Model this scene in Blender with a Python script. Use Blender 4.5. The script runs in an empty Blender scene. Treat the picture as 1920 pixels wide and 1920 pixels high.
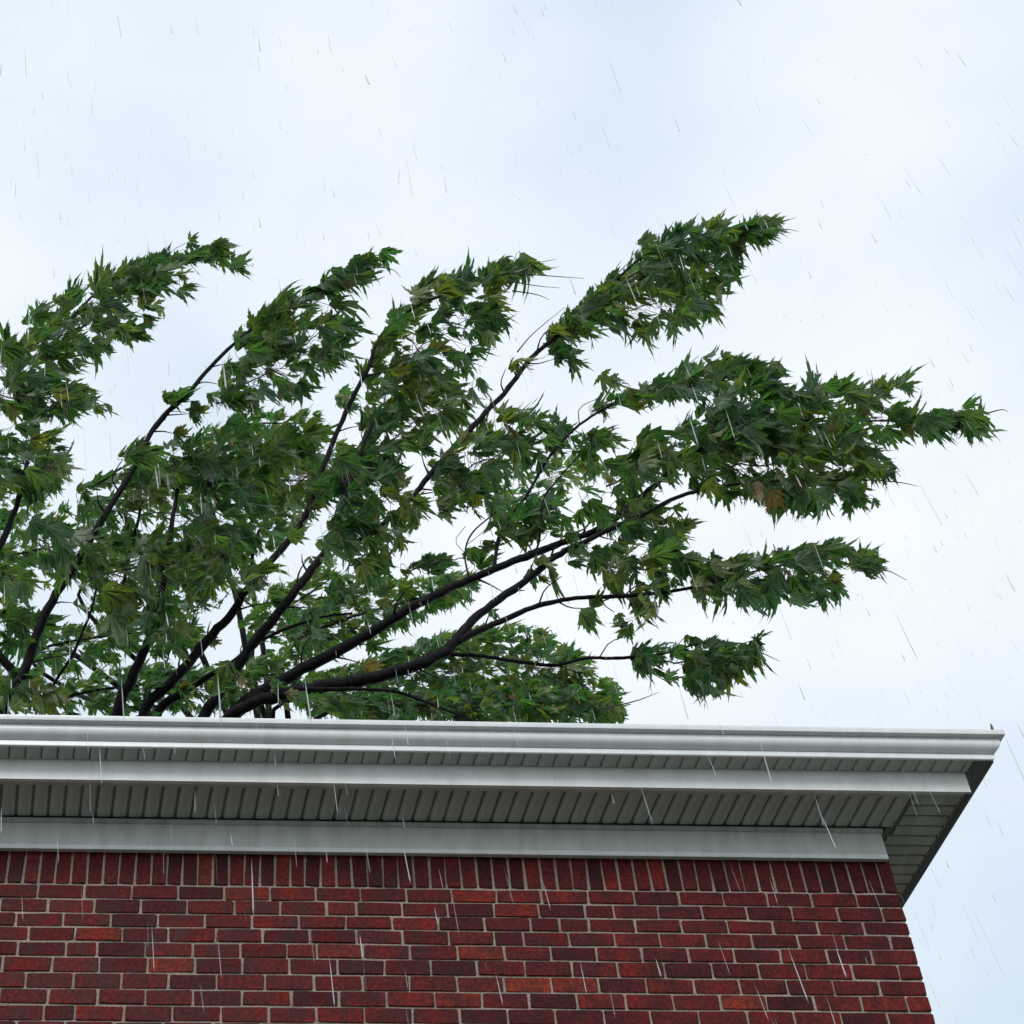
import bpy, bmesh, math, random
import numpy as np
from mathutils import Vector, Matrix

random.seed(7)
rng = np.random.default_rng(11)
S = bpy.context.scene
COL = S.collection

# ------------------------------------------------------------------ camera
# calibrated from the vanishing points of the eaves, the wall corner and the soffit ribs (1920 px photograph)
F, PX, PY = 3571.0, 582.0, 960.0
def unit(a): return a / np.linalg.norm(a)
AX = unit(np.array([1.0, -0.02, -0.042])); AZ = unit(np.array([500.0 - PX, 2450.0 + PY, -F]))
AX = unit(AX - AZ * AX.dot(AZ)); AY = np.cross(AZ, AX)
M = np.stack([AX, AY, AZ], 1)                       # world -> camera axes
CAM = np.array([0.0, -6.9829, 1.6])
cd = bpy.data.cameras.new('camera'); cam = bpy.data.objects.new('camera', cd); COL.objects.link(cam)
cd.sensor_width = 36.0; cd.lens = 36.0 * F / 1920.0
cd.shift_x = (960.0 - PX) / 1920.0; cd.shift_y = 0.0
cd.clip_start = 0.05; cd.clip_end = 3000.0
R4 = Matrix([[M[r][c] for r in range(3)] for c in range(3)]).to_4x4()
cam.matrix_world = Matrix.Translation(Vector(CAM)) @ R4
S.camera = cam
RIGHT, UP, BACK = M[0].copy(), M[1].copy(), M[2].copy()      # camera axes in the world
def ray(u, v): return M.T @ np.array([(u - PX) / F, -(v - PY) / F, -1.0])
def on_y(u, v, y):
    """the place in the world where a sight line meets the upright plane at this y"""
    r = ray(u, v); return CAM + r * ((y - CAM[1]) / r[1])
def depth(p): return -(M @ (np.asarray(p) - CAM))[2]
def proj(p):
    c = M @ (np.asarray(p) - CAM); return PX + F * c[0] / -c[2], PY - F * c[1] / -c[2]

# ------------------------------------------------------------------ sky, sun, exposure
SUN_EL, SUN_AZ = math.radians(42.5), math.radians(197)         # soft light from behind the camera, high up
W = bpy.data.worlds.new('World'); S.world = W; W.use_nodes = True
nt = W.node_tree; N = nt.nodes; L = nt.links
bg = N['Background']; bg.inputs['Strength'].default_value = 0.1
sky = N.new('ShaderNodeTexSky'); sky.sky_type = 'NISHITA'; sky.sun_disc = False
sky.sun_elevation = SUN_EL; sky.sun_rotation = SUN_AZ; sky.air_density = 1.2; sky.dust_density = 3.0
tc = N.new('ShaderNodeTexCoord')
mp = N.new('ShaderNodeMapping'); mp.inputs['Scale'].default_value = (1.0, 1.0, 1.6); mp.inputs['Location'].default_value = (-3.7, -2.08, 2.94)
n1 = N.new('ShaderNodeTexNoise'); n1.inputs['Scale'].default_value = 2.6; n1.inputs['Detail'].default_value = 5.0; n1.inputs['Roughness'].default_value = 0.5
L.new(tc.outputs['Generated'], mp.inputs['Vector']); L.new(mp.outputs['Vector'], n1.inputs['Vector'])
cr = N.new('ShaderNodeValToRGB')                               # cloud deck: grey-blue thin parts to white
cr.color_ramp.elements[0].position = 0.34; cr.color_ramp.elements[0].color = (0.69, 0.825, 0.955, 1)
cr.color_ramp.elements[1].position = 0.62; cr.color_ramp.elements[1].color = (1.01, 1.06, 1.12, 1)
L.new(n1.outputs['Fac'], cr.inputs['Fac'])
sc_ = N.new('ShaderNodeVectorMath'); sc_.operation = 'SCALE'; sc_.inputs['Scale'].default_value = 10.0
L.new(cr.outputs['Color'], sc_.inputs[0])
mx = N.new('ShaderNodeMix'); mx.data_type = 'RGBA'; mx.inputs[0].default_value = 0.93
L.new(sky.outputs['Color'], mx.inputs[6]); L.new(sc_.outputs['Vector'], mx.inputs[7]); L.new(mx.outputs[2], bg.inputs['Color'])
sd = bpy.data.lights.new('sun', 'SUN'); sd.energy = 1.5; sd.angle = math.radians(24); sd.color = (1.0, 0.97, 0.93)
sun = bpy.data.objects.new('sun', sd); COL.objects.link(sun)
sv = Vector((math.sin(SUN_AZ) * math.cos(SUN_EL), math.cos(SUN_AZ) * math.cos(SUN_EL), math.sin(SUN_EL)))
sun.rotation_euler = sv.to_track_quat('Z', 'Y').to_euler(); sun.location = (0, 0, 30)
S.view_settings.view_transform = 'Standard'; S.view_settings.look = 'None'; S.view_settings.gamma = 1.0
S.view_settings.use_curve_mapping = False; S.view_settings.exposure = 0.0
S.render.engine = 'CYCLES'
S.cycles.max_bounces = 8; S.cycles.diffuse_bounces = 4; S.cycles.transparent_max_bounces = 16
S.cycles.use_denoising = True

# ------------------------------------------------------------------ materials
def mat(name):
    m = bpy.data.materials.new(name); m.use_nodes = True
    return m, m.node_tree.nodes, m.node_tree.links, m.node_tree.nodes['Principled BSDF']
def node(N, t, **kw):
    n = N.new(t)
    for k, v in kw.items():
        if k in n.inputs: n.inputs[k].default_value = v
        else: setattr(n, k, v)
    return n
def ramp(N, stops, interp='LINEAR'):
    r = N.new('ShaderNodeValToRGB'); e = r.color_ramp.elements; r.color_ramp.interpolation = interp
    while len(e) < len(stops): e.new(0.5)
    for i, (p, c) in enumerate(stops): e[i].position = p; e[i].color = (*c, 1)
    return r
def mixc(N, L, fac, a, b, mode='MIX'):
    m = N.new('ShaderNodeMix'); m.data_type = 'RGBA'; m.blend_type = mode
    for i, x in ((0, fac), (6, a), (7, b)):
        if hasattr(x, 'is_linked'): L.new(x, m.inputs[i])
        else: m.inputs[i].default_value = x if i == 0 else (*x, 1)
    return m.outputs[2]
def math_(N, L, op, a, b=0.0):
    m = N.new('ShaderNodeMath'); m.operation = op
    for i, x in ((0, a), (1, b)):
        if hasattr(x, 'is_linked'): L.new(x, m.inputs[i])
        else: m.inputs[i].default_value = x
    return m.outputs[0]
def own_random(N, L):
    """one number per piece: per object, and per loose piece inside a joined mesh"""
    o = N.new('ShaderNodeObjectInfo'); g = N.new('ShaderNodeNewGeometry')
    s = math_(N, L, 'ADD', math_(N, L, 'MULTIPLY', o.outputs['Random'], 7.31), math_(N, L, 'MULTIPLY', g.outputs['Random Per Island'], 3.77))
    return math_(N, L, 'FRACT', s)
def own_random2(N, L, r, k): return math_(N, L, 'FRACT', math_(N, L, 'MULTIPLY', r, k))

def brick_mat():
    m, N, L, P = mat('wet_brick')
    r = own_random(N, L); r2 = own_random2(N, L, r, 37.7)
    base = ramp(N, [(0.0, (0.058, 0.011, 0.016)), (0.20, (0.085, 0.014, 0.018)), (0.45, (0.120, 0.018, 0.020)), (0.68, (0.100, 0.019, 0.022)),
                    (0.90, (0.150, 0.023, 0.022)), (0.98, (0.175, 0.032, 0.023)), (1.0, (0.22, 0.044, 0.026))])
    L.new(r, base.inputs['Fac'])
    tc = N.new('ShaderNodeTexCoord'); off = N.new('ShaderNodeVectorMath'); off.operation = 'ADD'
    cmb = N.new('ShaderNodeCombineXYZ'); L.new(math_(N, L, 'MULTIPLY', r, 31.0), cmb.inputs[0]); L.new(math_(N, L, 'MULTIPLY', r2, 17.0), cmb.inputs[2])
    L.new(tc.outputs['Object'], off.inputs[0]); L.new(cmb.outputs[0], off.inputs[1])
    big = node(N, 'ShaderNodeTexNoise', Scale=9.0, Detail=3.0); L.new(off.outputs[0], big.inputs['Vector'])
    fine = node(N, 'ShaderNodeTexNoise', Scale=55.0, Detail=6.0, Roughness=0.75); L.new(off.outputs[0], fine.inputs['Vector'])
    blot = ramp(N, [(0.38, (0.5, 0.52, 0.62)), (0.56, (1.0, 1.0, 1.0)), (0.72, (1.5, 1.25, 1.05))]); L.new(big.outputs['Fac'], blot.inputs['Fac'])
    c = mixc(N, L, 0.9, base.outputs['Color'], blot.outputs['Color'], 'MULTIPLY')
    gr = ramp(N, [(0.32, (0.28, 0.28, 0.33)), (0.5, (0.85, 0.85, 0.85)), (0.66, (1.7, 1.65, 1.6))]); L.new(fine.outputs['Fac'], gr.inputs['Fac'])
    c = mixc(N, L, 0.9, c, gr.outputs['Color'], 'MULTIPLY'); c = mixc(N, L, 1.0, c, (1.04, 0.84, 0.68), 'MULTIPLY')
    vor = node(N, 'ShaderNodeTexNoise', Scale=160.0, Detail=2.0); L.new(off.outputs[0], vor.inputs['Vector'])
    sm = node(N, 'ShaderNodeTexNoise', Scale=28.0, Detail=5.0, Roughness=0.75); L.new(off.outputs[0], sm.inputs['Vector'])
    smr = ramp(N, [(0.66, (0, 0, 0)), (0.74, (1, 1, 1))]); L.new(sm.outputs['Fac'], smr.inputs['Fac'])
    c = mixc(N, L, math_(N, L, 'MULTIPLY', smr.outputs['Color'], 0.45), c, (0.20, 0.13, 0.10))
    fl = ramp(N, [(0.70, (0, 0, 0)), (0.76, (1, 1, 1))]); L.new(vor.outputs['Fac'], fl.inputs['Fac'])
    c = mixc(N, L, math_(N, L, 'MULTIPLY', fl.outputs['Color'], 0.35), c, (0.22, 0.17, 0.15))
    L.new(c, P.inputs['Base Color'])
    ro = ramp(N, [(0.3, (0.35,) * 3), (0.7, (0.75,) * 3)]); L.new(big.outputs['Fac'], ro.inputs['Fac']); L.new(ro.outputs['Color'], P.inputs['Roughness'])
    P.inputs['Specular IOR Level'].default_value = 0.10
    b = node(N, 'ShaderNodeBump', Strength=0.55, Distance=0.004); L.new(fine.outputs['Fac'], b.inputs['Height']); L.new(b.outputs[0], P.inputs['Normal'])
    return m
def mortar_mat():
    m, N, L, P = mat('mortar')
    tc = N.new('ShaderNodeTexCoord')
    a = node(N, 'ShaderNodeTexNoise', Scale=4.0, Detail=4.0); L.new(tc.outputs['Object'], a.inputs['Vector'])
    f = node(N, 'ShaderNodeTexNoise', Scale=120.0, Detail=5.0, Roughness=0.7); L.new(tc.outputs['Object'], f.inputs['Vector'])
    c = ramp(N, [(0.3, (0.21, 0.18, 0.15)), (0.55, (0.34, 0.285, 0.23)), (0.75, (0.42, 0.33, 0.24))]); L.new(a.outputs['Fac'], c.inputs['Fac'])
    g = ramp(N, [(0.3, (0.35,) * 3), (0.62, (1.3,) * 3)]); L.new(f.outputs['Fac'], g.inputs['Fac'])
    L.new(mixc(N, L, 0.8, c.outputs['Color'], g.outputs['Color'], 'MULTIPLY'), P.inputs['Base Color']); P.inputs['Roughness'].default_value = 0.9
    b = node(N, 'ShaderNodeBump', Strength=0.8, Distance=0.005); L.new(f.outputs['Fac'], b.inputs['Height']); L.new(b.outputs[0], P.inputs['Normal'])
    return m
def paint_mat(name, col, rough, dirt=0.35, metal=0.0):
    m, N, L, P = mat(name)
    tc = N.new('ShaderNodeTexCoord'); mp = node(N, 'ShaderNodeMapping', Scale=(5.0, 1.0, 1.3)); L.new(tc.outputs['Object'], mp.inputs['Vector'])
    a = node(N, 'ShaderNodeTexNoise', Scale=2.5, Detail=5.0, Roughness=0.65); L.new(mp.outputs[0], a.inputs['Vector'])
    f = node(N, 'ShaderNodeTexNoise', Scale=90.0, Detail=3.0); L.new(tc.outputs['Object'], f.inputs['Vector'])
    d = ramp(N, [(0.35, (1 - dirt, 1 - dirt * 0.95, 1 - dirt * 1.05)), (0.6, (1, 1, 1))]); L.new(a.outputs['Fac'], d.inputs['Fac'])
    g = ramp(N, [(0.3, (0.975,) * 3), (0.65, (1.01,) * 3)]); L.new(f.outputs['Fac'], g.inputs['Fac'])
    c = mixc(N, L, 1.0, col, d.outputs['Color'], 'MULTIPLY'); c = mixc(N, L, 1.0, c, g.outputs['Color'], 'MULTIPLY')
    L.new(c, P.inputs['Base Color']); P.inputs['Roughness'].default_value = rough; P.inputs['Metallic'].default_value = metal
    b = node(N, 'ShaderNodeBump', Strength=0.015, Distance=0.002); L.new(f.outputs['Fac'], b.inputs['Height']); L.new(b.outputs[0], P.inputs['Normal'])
    return m
def leaf_mat(name, gain, hue):
    m, N, L, P = mat(name)
    r = own_random(N, L); r2 = own_random2(N, L, r, 53.3)
    base = ramp(N, [(0.0, (0.020, 0.066, 0.035)), (0.3, (0.026, 0.082, 0.030)), (0.55, (0.042, 0.105, 0.030)), (0.74, (0.030, 0.090, 0.050)), (0.86, (0.085, 0.120, 0.024)),
                    (0.95, (0.125, 0.130, 0.026)), (0.985, (0.060, 0.110, 0.085)), (1.0, (0.15, 0.10, 0.035))]); L.new(r, base.inputs['Fac'])
    gp_ = N.new('ShaderNodeNewGeometry'); sh = node(N, 'ShaderNodeTexNoise', Scale=1.5, Detail=2.0); L.new(gp_.outputs['Position'], sh.inputs['Vector'])
    shr = ramp(N, [(0.47, (0, 0, 0)), (0.60, (1, 1, 1))]); L.new(sh.outputs['Fac'], shr.inputs['Fac'])          # some shoots are yellower
    young = mixc(N, L, math_(N, L, 'MULTIPLY', shr.outputs['Color'], math_(N, L, 'ADD', math_(N, L, 'MULTIPLY', r2, 0.6), 0.25)), base.outputs['Color'], (0.082, 0.128, 0.030))
    at = node(N, 'ShaderNodeAttribute', attribute_name='vein')
    tc = N.new('ShaderNodeTexCoord'); no = node(N, 'ShaderNodeTexNoise', Scale=22.0, Detail=4.0, Roughness=0.65); L.new(tc.outputs['Object'], no.inputs['Vector'])
    mot = ramp(N, [(0.3, (0.55, 0.6, 0.6)), (0.5, (1, 1, 1)), (0.7, (1.5, 1.4, 1.1))]); L.new(no.outputs['Fac'], mot.inputs['Fac'])
    c = mixc(N, L, 0.8, young, mot.outputs['Color'], 'MULTIPLY')
    vn = ramp(N, [(0.86, (0, 0, 0)), (0.97, (1, 1, 1))]); L.new(at.outputs['Fac'], vn.inputs['Fac'])
    c = mixc(N, L, math_(N, L, 'MULTIPLY', vn.outputs['Color'], 0.55), c, (0.16, 0.22, 0.10))
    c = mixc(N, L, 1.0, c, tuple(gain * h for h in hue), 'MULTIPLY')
    ge = N.new('ShaderNodeNewGeometry')                          # silvery leaf backs
    pale = mixc(N, L, 0.30, c, (0.17, 0.25, 0.17))
    c2 = mixc(N, L, ge.outputs['Backfacing'], c, pale)
    L.new(c2, P.inputs['Base Color']); P.inputs['Roughness'].default_value = 0.38; P.inputs['Specular IOR Level'].default_value = 0.45
    b = node(N, 'ShaderNodeBump', Strength=0.35, Distance=0.01); L.new(no.outputs['Fac'], b.inputs['Height']); L.new(b.outputs[0], P.inputs['Normal'])
    t = N.new('ShaderNodeBsdfTranslucent'); L.new(mixc(N, L, 1.0, c, (1.5, 1.9, 0.7), 'MULTIPLY'), t.inputs['Color'])
    mx = N.new('ShaderNodeMixShader'); mx.inputs[0].default_value = 0.5
    L.new(P.outputs[0], mx.inputs[1]); L.new(t.outputs[0], mx.inputs[2]); L.new(mx.outputs[0], N['Material Output'].inputs['Surface'])
    return m
def bark_mat():
    m, N, L, P = mat('wet_bark')
    tc = N.new('ShaderNodeTexCoord')
    a = node(N, 'ShaderNodeTexNoise', Scale=18.0, Detail=6.0, Roughness=0.7); L.new(tc.outputs['Object'], a.inputs['Vector'])
    c = ramp(N, [(0.3, (0.005, 0.0045, 0.006)), (0.55, (0.012, 0.011, 0.012)), (0.78, (0.032, 0.029, 0.027))]); L.new(a.outputs['Fac'], c.inputs['Fac'])
    L.new(c.outputs['Color'], P.inputs['Base Color']); P.inputs['Roughness'].default_value = 0.6; P.inputs['Specular IOR Level'].default_value = 0.08
    b = node(N, 'ShaderNodeBump', Strength=0.7, Distance=0.02); L.new(a.outputs['Fac'], b.inputs['Height']); L.new(b.outputs[0], P.inputs['Normal'])
    return m
def twig_mat():
    m, N, L, P = mat('twig_bark')
    r = own_random(N, L); c = ramp(N, [(0.0, (0.022, 0.020, 0.016)), (0.6, (0.045, 0.040, 0.022)), (1.0, (0.09, 0.075, 0.035))]); L.new(r, c.inputs['Fac'])
    L.new(c.outputs['Color'], P.inputs['Base Color']); P.inputs['Roughness'].default_value = 0.5
    return m
def rain_mat():
    m, N, L, P = mat('rain_water')
    P.inputs['Base Color'].default_value = (0.72, 0.76, 0.80, 1); P.inputs['Roughness'].default_value = 0.25
    r = own_random(N, L); t = N.new('ShaderNodeBsdfTransparent'); mx = N.new('ShaderNodeMixShader')
    f = math_(N, L, 'ADD', math_(N, L, 'MULTIPLY', math_(N, L, 'POWER', r, 1.5), 0.6), 0.07); L.new(f, mx.inputs[0])
    L.new(t.outputs[0], mx.inputs[1]); L.new(P.outputs[0], mx.inputs[2]); L.new(mx.outputs[0], N['Material Output'].inputs['Surface'])
    return m
def ground_mat():
    m, N, L, P = mat('wet_lawn')
    tc = N.new('ShaderNodeTexCoord')
    a = node(N, 'ShaderNodeTexNoise', Scale=0.6, Detail=8.0, Roughness=0.7); L.new(tc.outputs['Object'], a.inputs['Vector'])
    c = ramp(N, [(0.3, (0.056, 0.064, 0.048)), (0.7, (0.10, 0.108, 0.088))]); L.new(a.outputs['Fac'], c.inputs['Fac'])
    L.new(c.outputs['Color'], P.inputs['Base Color']); P.inputs['Roughness'].default_value = 0.9
    return m
def roof_mat():
    m, N, L, P = mat('roof_shingle')
    tc = N.new('ShaderNodeTexCoord'); b = node(N, 'ShaderNodeTexNoise', Scale=12.0, Detail=5.0); L.new(tc.outputs['Object'], b.inputs['Vector'])
    c = ramp(N, [(0.3, (0.03, 0.03, 0.032)), (0.7, (0.08, 0.078, 0.075))]); L.new(b.outputs['Fac'], c.inputs['Fac'])
    L.new(c.outputs['Color'], P.inputs['Base Color']); P.inputs['Roughness'].default_value = 0.85
    return m
MB, MM = brick_mat(), mortar_mat()
MG = paint_mat('painted_gutter_metal', (0.86, 0.885, 0.89), 0.27, 0.11)
MF = paint_mat('painted_trim', (0.82, 0.845, 0.825), 0.42, 0.13)
MFZ = paint_mat('frieze_paint', (0.70, 0.73, 0.70), 0.42, 0.2)
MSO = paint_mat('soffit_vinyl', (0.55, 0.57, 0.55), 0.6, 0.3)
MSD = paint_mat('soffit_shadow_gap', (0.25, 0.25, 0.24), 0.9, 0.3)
MDK = paint_mat('dark_grey_paint', (0.13, 0.135, 0.14), 0.5, 0.3)
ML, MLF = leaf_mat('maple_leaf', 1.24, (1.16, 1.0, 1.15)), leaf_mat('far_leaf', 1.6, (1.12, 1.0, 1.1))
MBK, MTW, MRN, MGR, MRF = bark_mat(), twig_mat(), rain_mat(), ground_mat(), roof_mat()

# ------------------------------------------------------------------ helpers
def mesh(name, verts, faces, m, smooth=False):
    me = bpy.data.meshes.new(name); me.from_pydata([tuple(map(float, v)) for v in verts], [], faces); me.materials.append(m)
    if smooth: me.polygons.foreach_set('use_smooth', [True] * len(me.polygons))
    me.update(); return me
def obj(name, me, parent=None, loc=None, kind=None, label=None):
    o = bpy.data.objects.new(name, me); COL.objects.link(o)
    if parent: o.parent = parent
    if loc is not None: o.location = loc
    if kind: o['kind'] = kind
    if label: o['label'] = label
    return o
def thing(name, label, cat, loc=(0, 0, 0)):
    o = bpy.data.objects.new(name, None); COL.objects.link(o); o.location = loc; o.empty_display_size = 0.3
    o['label'] = label; o['category'] = cat; return o

# ------------------------------------------------------------------ ground
g = obj('ground', mesh('ground', [(-600, -600, 0), (600, -600, 0), (600, 600, 0), (-600, 600, 0)], [(0, 1, 2, 3)], MGR)); g['kind'] = 'structure'

# ------------------------------------------------------------------ building
XC = 3.015                        # right-hand wall corner
XL = -4.6                         # left end, outside the frame
SIDE = np.array([-0.105, 1.0])    # the right-hand wall runs back at a slight angle
DEEP = 3.3
house = thing('brick_building', 'red brick building with white gutter, ribbed soffit and soldier course under the eaves', 'building')

# one profile swept along the front and round the right-hand corner (mitred)
def corner_x(p): return XC + p * 1.09
def sweep(name, prof, m, parent, xl=XL, smooth=False, closed=True, deep=DEEP, end=None):
    vs, fs = [], []
    for (p, z) in prof:
        cx = corner_x(p) if end is None else XC + end
        vs += [(xl, -p, z), (cx, -p, z), (cx + SIDE[0] * (deep + p), deep, z)]
    n = len(prof); rng_ = range(n) if closed else range(n - 1)
    for i in rng_:
        j = (i + 1) % n
        for k in range(2): fs.append((3 * i + k, 3 * j + k, 3 * j + k + 1, 3 * i + k + 1))
    if closed:
        fs.append(tuple(3 * i for i in range(n))); fs.append(tuple(3 * i + 2 for i in reversed(range(n))))
    me = mesh(name, vs, fs, m)
    bm = bmesh.new(); bm.from_mesh(me); bmesh.ops.recalc_face_normals(bm, faces=bm.faces); bm.to_mesh(me); bm.free()
    if smooth:
        me.polygons.foreach_set('use_smooth', [True] * len(me.polygons)); me.set_sharp_from_angle(angle=math.radians(28))
    return obj(name, me, parent)

Z_SOF, Z_UP = 6.867, 6.976         # main soffit, narrow upper soffit
P_FAS, P_GB, P_GT = 0.306, 0.405, 0.462
# wall: the mortar core
core = [(XL, 0.0045), (XC - 0.005, 0.0045), (XC - 0.005 + SIDE[0] * DEEP, DEEP), (XL, DEEP)]
vs = [(x, y, 0) for x, y in core] + [(x, y, Z_SOF + 0.05) for x, y in core]
wall = obj('wall', mesh('wall', vs, [(0, 1, 5, 4), (1, 2, 6, 5), (2, 3, 7, 6), (3, 0, 4, 7), (4, 5, 6, 7)], MM), house)

def brick_data(seed, l, h, d):
    """a brick with rounded face corners; its face looks to -y, its origin sits in the middle of the face"""
    r = random.Random(seed); c = 0.0038; e = 0.0026
    def ring(y, ins, j):
        pts = []
        for (sx, sz) in ((-1, -1), (1, -1), (1, 1), (-1, 1)):
            x, z = sx * (l / 2 - ins) + r.uniform(-j, j), sz * (h / 2 - ins) + r.uniform(-j, j)
            a, b = (x, y, z - sz * c), (x - sx * c, y, z)
            pts += [b, a] if sx * sz < 0 else [a, b]
        return pts
    fr, mi = ring(r.uniform(-0.001, 0.001), e, 0.0030), ring(0.003, 0.0, 0.0026)
    bk = [(x, d, z) for x, _, z in mi]
    fs = [tuple(range(8))]
    for k in range(8):
        q = (k + 1) % 8; fs += [(k, 8 + k, 8 + q, q), (8 + k, 16 + k, 16 + q, 8 + q)]
    return fr + mi + bk, fs
BL, BH = 0.1925, 0.066
stretch = [mesh('brick', *brick_data(k, BL, BH, 0.09), MB) for k in range(10)]
headers = [mesh('brick', *brick_data(50 + k, 0.0925, BH, 0.19), MB) for k in range(5)]
for me in stretch + headers:
    bm = bmesh.new(); bm.from_mesh(me); bmesh.ops.recalc_face_normals(bm, faces=bm.faces); bm.to_mesh(me); bm.free()
bounds = [6.529, 6.455, 6.3815, 6.311, 6.237, 6.1625, 6.084, 6.006, 5.9285, 5.8515]    # course joints from the soldier course down
while bounds[-1] > 0.1: bounds.append(bounds[-1] - 0.0765)
placed = []                                          # (x, z, sx, sz, kind)
for k in range(len(bounds) - 1):
    zt, zb = bounds[k], bounds[k + 1]; zc = (zt + zb) / 2; hh = (zt - zb) - 0.0095
    x = XC; first = True
    while x > XL + 0.1:
        hd = first and k % 2 == 1
        l = (0.0925 if hd else BL) * random.uniform(0.975, 1.02)
        if first and not hd: l = BL
        if not first and random.random() < 0.03: l *= 0.62
        placed.append((x - l / 2, zc, l, hh, hd, 0)); x -= l + random.uniform(0.0075, 0.0125); first = False
x = XC
while x > XL + 0.1:                                  # soldier course
    w = random.uniform(0.057, 0.0625); placed.append((x - w / 2, 6.529 + 0.006 + 0.0955, w, 0.191, False, 1)); x -= w + random.uniform(0.008, 0.0115)
def shows(x, z):
    u, v = proj((x, 0, z)); return -25 < u < 1945 and v < 1945
def brick_loc(x, z, sold):
    sw = 0.016 if sold else 0.006
    return Vector((x, random.uniform(-0.0035, 0.0015), z)), Matrix.Rotation(random.gauss(0, sw), 4, 'Y') @ Matrix.Rotation(random.gauss(0, 0.006), 4, 'Z')
seen = [b for b in placed if shows(b[0], b[1])]
rest = [b for b in placed if not shows(b[0], b[1])]
seen, over = seen[:300], seen[300:]; rest += over
for (x, z, l, h, hd, sold) in seen:
    me = random.choice(headers if hd else stretch); loc, ro = brick_loc(x, z, sold)
    if sold: mw = Matrix.Translation(loc) @ ro @ Matrix.Rotation(random.choice((-1, 1)) * math.pi / 2, 4, 'Y') @ Matrix.Diagonal((h / BL, 1, l / BH, 1))
    else:
        mw = Matrix.Translation(loc) @ ro @ Matrix.Diagonal((l / (0.0925 if hd else BL), 1, h / BH, 1))
    o = obj('brick', me, wall); o.matrix_local = mw
def join(name, items, m, parent):
    """many shared pieces as one joined part"""
    vs, fs, n = [], [], 0
    for me_v, me_f, mw in items:
        a = np.array(mw); p = me_v @ a[:3, :3].T + a[:3, 3]; vs.append(p); fs += [tuple(i + n for i in f) for f in me_f]; n += len(me_v)
    o = obj(name, mesh(name, np.concatenate(vs), fs, m), parent); o['kind'] = 'stuff'; return o
def vf(me): return np.array([v.co[:] for v in me.vertices]), [tuple(p.vertices) for p in me.polygons]
SV, HV = [vf(m) for m in stretch], [vf(m) for m in headers]
items = []
for (x, z, l, h, hd, sold) in rest:
    v, f = random.choice(HV if hd else SV); loc, ro = brick_loc(x, z, sold)
    mw = Matrix.Translation(loc) @ ro
    mw = mw @ (Matrix.Rotation(math.pi / 2, 4, 'Y') @ Matrix.Diagonal((h / BL, 1, l / BH, 1)) if sold else Matrix.Diagonal((l / (0.0925 if hd else BL), 1, h / BH, 1)))
    items.append((v, f, mw))
ang = math.atan2(SIDE[1], SIDE[0])                  # bricks on the right-hand side wall
for k in range(len(bounds) - 1):
    s = 0.10 if k % 2 == 0 else 0.20; zc = (bounds[k] + bounds[k + 1]) / 2
    while s < DEEP - 0.2:
        l = BL; c = Vector((XC + SIDE[0] * (s + l / 2) , s + l / 2, zc))
        v, f = random.choice(SV); items.append((v, f, Matrix.Translation(c) @ Matrix.Rotation(ang, 4, 'Z') @ Matrix.Diagonal((1, 1, (bounds[k] - bounds[k + 1] - 0.0095) / BH, 1)))); s += l + 0.01
join('brick_courses', items, MB, wall)

# frieze board with its bottom bead, fascia, gutter, drip edge
frieze = sweep('frieze_board', [(0.002, 6.7), (0.026, 6.7), (0.026, 6.722), (0.022, 6.725), (0.022, 6.86), (0.002, 6.86)], MFZ, house, end=-0.010)
sweep('bottom_bead', [(0.0265, 6.694), (0.034, 6.694), (0.036, 6.698), (0.036, 6.715), (0.033, 6.719), (0.0265, 6.719)], MF, frieze, smooth=True, end=-0.014)
sweep('top_channel', [(0.0225, 6.842), (0.040, 6.842), (0.040, 6.859), (0.0225, 6.859)], MSO, frieze, end=-0.004)
fas = sweep('fascia_board', [(P_FAS - 0.02, Z_SOF), (P_FAS, Z_SOF), (P_FAS, Z_SOF + 0.10), (P_FAS - 0.003, Z_UP + 0.03), (P_FAS - 0.02, Z_UP + 0.03)], MF, house)
gp = [(P_FAS + 0.004, Z_UP + 0.02), (P_GB - 0.012, Z_UP + 0.02), (P_GB - 0.012, Z_UP), (P_GB - 0.002, Z_UP), (P_GB, Z_UP + 0.003), (P_GB, Z_UP + 0.026), (P_GB - 0.004, Z_UP + 0.030)]
# a rounded belly running up into a hollow under the top lip
z1 = 7.076
gp += [(P_GB - 0.016, Z_UP + 0.031)]
for k in range(0, 11):
    t = k / 10.0 * math.pi / 2; gp.append((P_GB - 0.014 + 0.048 * math.sin(t), 7.050 - 0.042 * math.cos(t)))
gp += [(0.4385, 7.056), (0.4370, 7.063), (0.4335, 7.070), (0.4285, z1)]
gp += [(P_GT - 0.001, z1), (P_GT, z1 + 0.002), (P_GT, 7.102), (P_GT - 0.002, 7.104), (P_GT - 0.010, 7.104), (P_GT - 0.014, 7.092), (P_FAS + 0.03, 7.085), (P_FAS + 0.004, 7.03)]
gut = sweep('gutter', gp, MG, house, smooth=True)
sweep('drip_edge', [(P_GT - 0.012, 7.106), (P_GT - 0.06, 7.116), (P_GT - 0.06, 7.112), (P_GT - 0.012, 7.1045)], MG, gut)
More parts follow.
